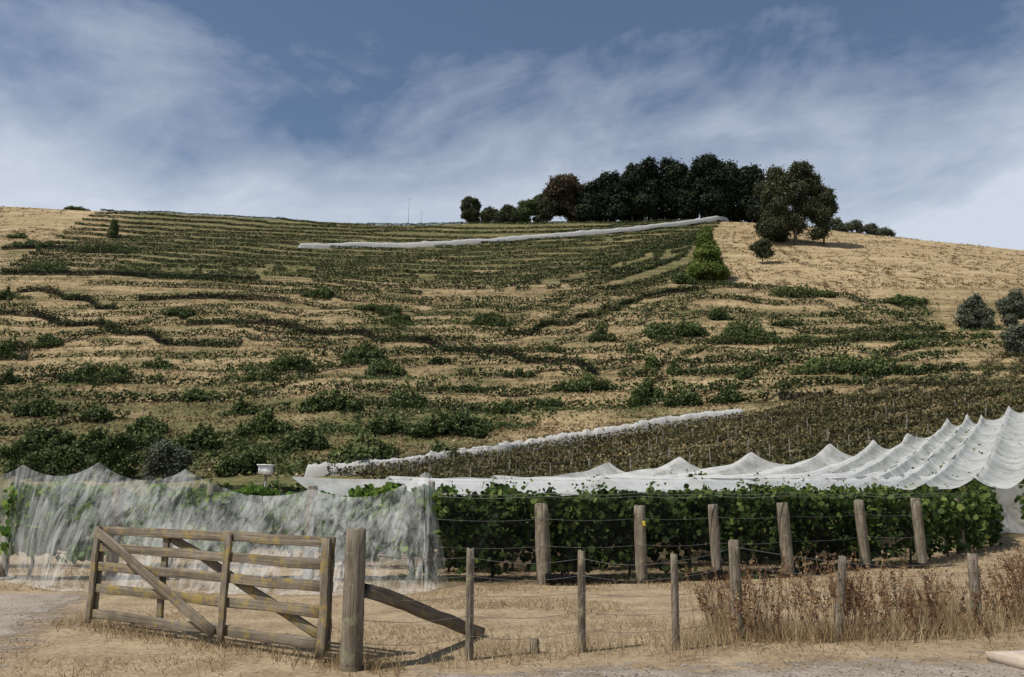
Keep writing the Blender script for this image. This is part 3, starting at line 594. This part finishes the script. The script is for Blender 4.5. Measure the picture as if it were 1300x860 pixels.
field('fence_line_dry_grass',90000,(-1.7,9),(7,12.5),.24,.004,M_straw,.6,.4,lambda X,Y:np.exp(-((Y-fy_(X))/.35)**2)*(.35+.65*sstep(1.,3.,X))*sstep(.25,.6,fbm(X*1.3,Y*1.3,75)))
field('tall_dry_grass',30000,(2.4,9.5),(8,13),.5,.004,M_straw,.5,.3,lambda X,Y:np.exp(-((Y-fy_(X)-.3)/.5)**2)*sstep(.35,.65,fbm(X*1.1,Y*1.1,77)))
field('gate_dry_grass',16000,(-6,-1),(7.3,11.5),.14,.005,M_straw,.5,.5,lambda X,Y:np.exp(-((Y-(gy0+(X-gx0)*(gy1-gy0)/(gx1-gx0)))/.25)**2))
field('green_grass_patch',26000,(-3,24),(15,27),.13,.009,M_leafvine2,.6,.6,lambda X,Y:np.exp(-((Y-np.interp(X,[q[0] for q in vp],[q[1] for q in vp])-.4)/.5)**2)*sstep(.35,.6,fbm(X*.8,Y*.8,79)))
wd=Acc()
for q in range(560):
    X_=rng.uniform(2.4,9.6); Y_=float(fy_(X_))+rng.normal()*.5+.35
    if fbm(X_*1.3,Y_*.8,80)<.40: continue
    h=rng.uniform(.3,.9)*(.6+.6*float(vn(X_*1.2,0,4))); lx,ly=rng.normal()*.14,rng.normal()*.12
    tn=np.clip(.5+rng.normal()*.25,0,1)
    wd.add(*tube([(X_,Y_,-.02),(X_+lx*.4,Y_+ly*.4,h*.5),(X_+lx,Y_+ly,h)],[.004,.0035,.002],4,cap=False),tint=tn)
    for b in range(3):
        f=rng.uniform(.35,.9); an=rng.uniform(0,6.28); r=h*.22; bx_,by_=X_+lx*f,Y_+ly*f
        wd.add(*tube([(bx_,by_,h*f),(bx_+r*.6*math.cos(an),by_+r*.6*math.sin(an),h*f+r*1.1)],[.003,.0015],3,cap=False),tint=tn)
        n=6; t=rng.random((n,1)); C=np.array([bx_,by_,h*f])+t*np.array([r*.6*math.cos(an),r*.6*math.sin(an),r*1.1])+rng.normal(size=(n,3))*.012
        V,Fc=leaves(C,.021*(.6+.8*rng.random(n))); wd.add(V,Fc,np.clip(tn-.12+.2*rng.normal(size=n),0,1))
    n=10; t=rng.random((n,1)); C=np.array([X_+lx*.6,Y_+ly*.6,h*.55])+t*np.array([lx*.4,ly*.4,h*.45])+rng.normal(size=(n,3))*.012
    V,Fc=leaves(C,.023*(.6+.8*rng.random(n))); wd.add(V,Fc,np.clip(tn-.12+.2*rng.normal(size=n),0,1))
wd.make('tall_dry_weeds',M_weed)
ac=Acc(); n=3600; X=np.r_[rng.uniform(-9,-5,n//2),rng.uniform(0,7,n//2)]; Y=np.r_[rng.uniform(7,12,n//2),rng.uniform(5.8,8,n//2)]
V,Fc=leaves(np.c_[X,Y,np.full(len(X),.010)],.024*(.3+rng.random(len(X))),np.tile([0,0,1.],(len(X),1)),2.5); ac.add(V,Fc,rng.random(len(X))); ac.make('loose_stones',simple('stone',(.28,.25,.21)))
# ------------------------------------------------------------------ light, sky, camera
AZ=math.radians(240); EL=math.radians(52)
sd=Vector((math.sin(AZ)*math.cos(EL),math.cos(AZ)*math.cos(EL),math.sin(EL)))
L=bpy.data.lights.new('sun','SUN'); L.energy=4.6; L.angle=math.radians(.5); L.color=(1,.95,.87)
lo=bpy.data.objects.new('sun',L); sc.collection.objects.link(lo); lo.rotation_euler=sd.to_track_quat('Z','Y').to_euler(); lo.location=(-60,-40,120)
w=bpy.data.worlds.new('World'); sc.world=w; w.use_nodes=True; t=w.node_tree; t.nodes.clear()
def wn(ty,ins=None,**kw):
    x=t.nodes.new(ty)
    for a,b in kw.items(): setattr(x,a,b)
    for a,b in (ins or {}).items():
        if isinstance(b,bpy.types.NodeSocket): t.links.new(b,x.inputs[a])
        else: x.inputs[a].default_value=b
    return x
def wm(op,a,b=0.,cl=False): return wn('ShaderNodeMath',{0:a,1:b},operation=op,use_clamp=cl).outputs[0]
sk=wn('ShaderNodeTexSky',sky_type='NISHITA',sun_disc=False,sun_elevation=EL,sun_rotation=AZ,air_density=1.,dust_density=.5,ozone_density=2.)
tc=wn('ShaderNodeTexCoord').outputs['Generated']; sp_=wn('ShaderNodeSeparateXYZ',{0:tc})
def nz(sc_,rot,scale,detail,rough,dist,loc=(0,0,0)):
    r=wn('ShaderNodeMapping',{'Vector':tc,'Rotation':(0,rot,0)}).outputs[0]
    mp=wn('ShaderNodeMapping',{'Vector':r,'Scale':sc_,'Location':loc}).outputs[0]
    return wn('ShaderNodeTexNoise',{'Vector':mp,'Scale':scale,'Detail':detail,'Roughness':rough,'Distortion':dist}).outputs[0]
A=nz((1.,1.,2.2),.12,2.2,5,.55,.4,(3.3,1,.4)); B=nz((1.,1.,2.3),.18,4.2,8,.58,.4,(1,4,0)); C=nz((1,1,1.5),.2,14.,7,.62,.4)
low_=wm('MULTIPLY',wm('SUBTRACT',.445,sp_.outputs[2]),1.6)
f=wm('ADD',wm('ADD',wm('MULTIPLY',A,.5),wm('MULTIPLY',B,.5)),wm('MULTIPLY',wm('SUBTRACT',C,.5),.14)); f=wm('ADD',f,low_)
rp_=wn('ShaderNodeValToRGB',{'Fac':f}); e=rp_.color_ramp.elements; e[0].position=.38; e[0].color=(.05,.05,.05,1); e[1].position=.76; e[1].color=(.95,.95,.95,1)
hs_=wn('ShaderNodeHueSaturation',{'Saturation':1.06,'Value':.88,'Color':sk.outputs[0]})
mx=wn('ShaderNodeMix',data_type='RGBA'); t.links.new(rp_.outputs[0],mx.inputs[0]); t.links.new(hs_.outputs[0],mx.inputs[6]); mx.inputs[7].default_value=(6.5,7.1,8.0,1)
bg=wn('ShaderNodeBackground',{'Color':mx.outputs[2],'Strength':.1}); wo=wn('ShaderNodeOutputWorld',{0:bg.outputs[0]})
cam=bpy.data.cameras.new('camera'); co=bpy.data.objects.new('camera',cam); sc.collection.objects.link(co); sc.camera=co
co.location=(0,0,EYE); co.rotation_euler=(math.radians(90)+TH,0,0); cam.sensor_width=36; cam.lens=36*F/1300; cam.clip_start=.1; cam.clip_end=6000
print('objects',len(bpy.data.objects),'polys',sum(len(m.polygons) for m in bpy.data.meshes))
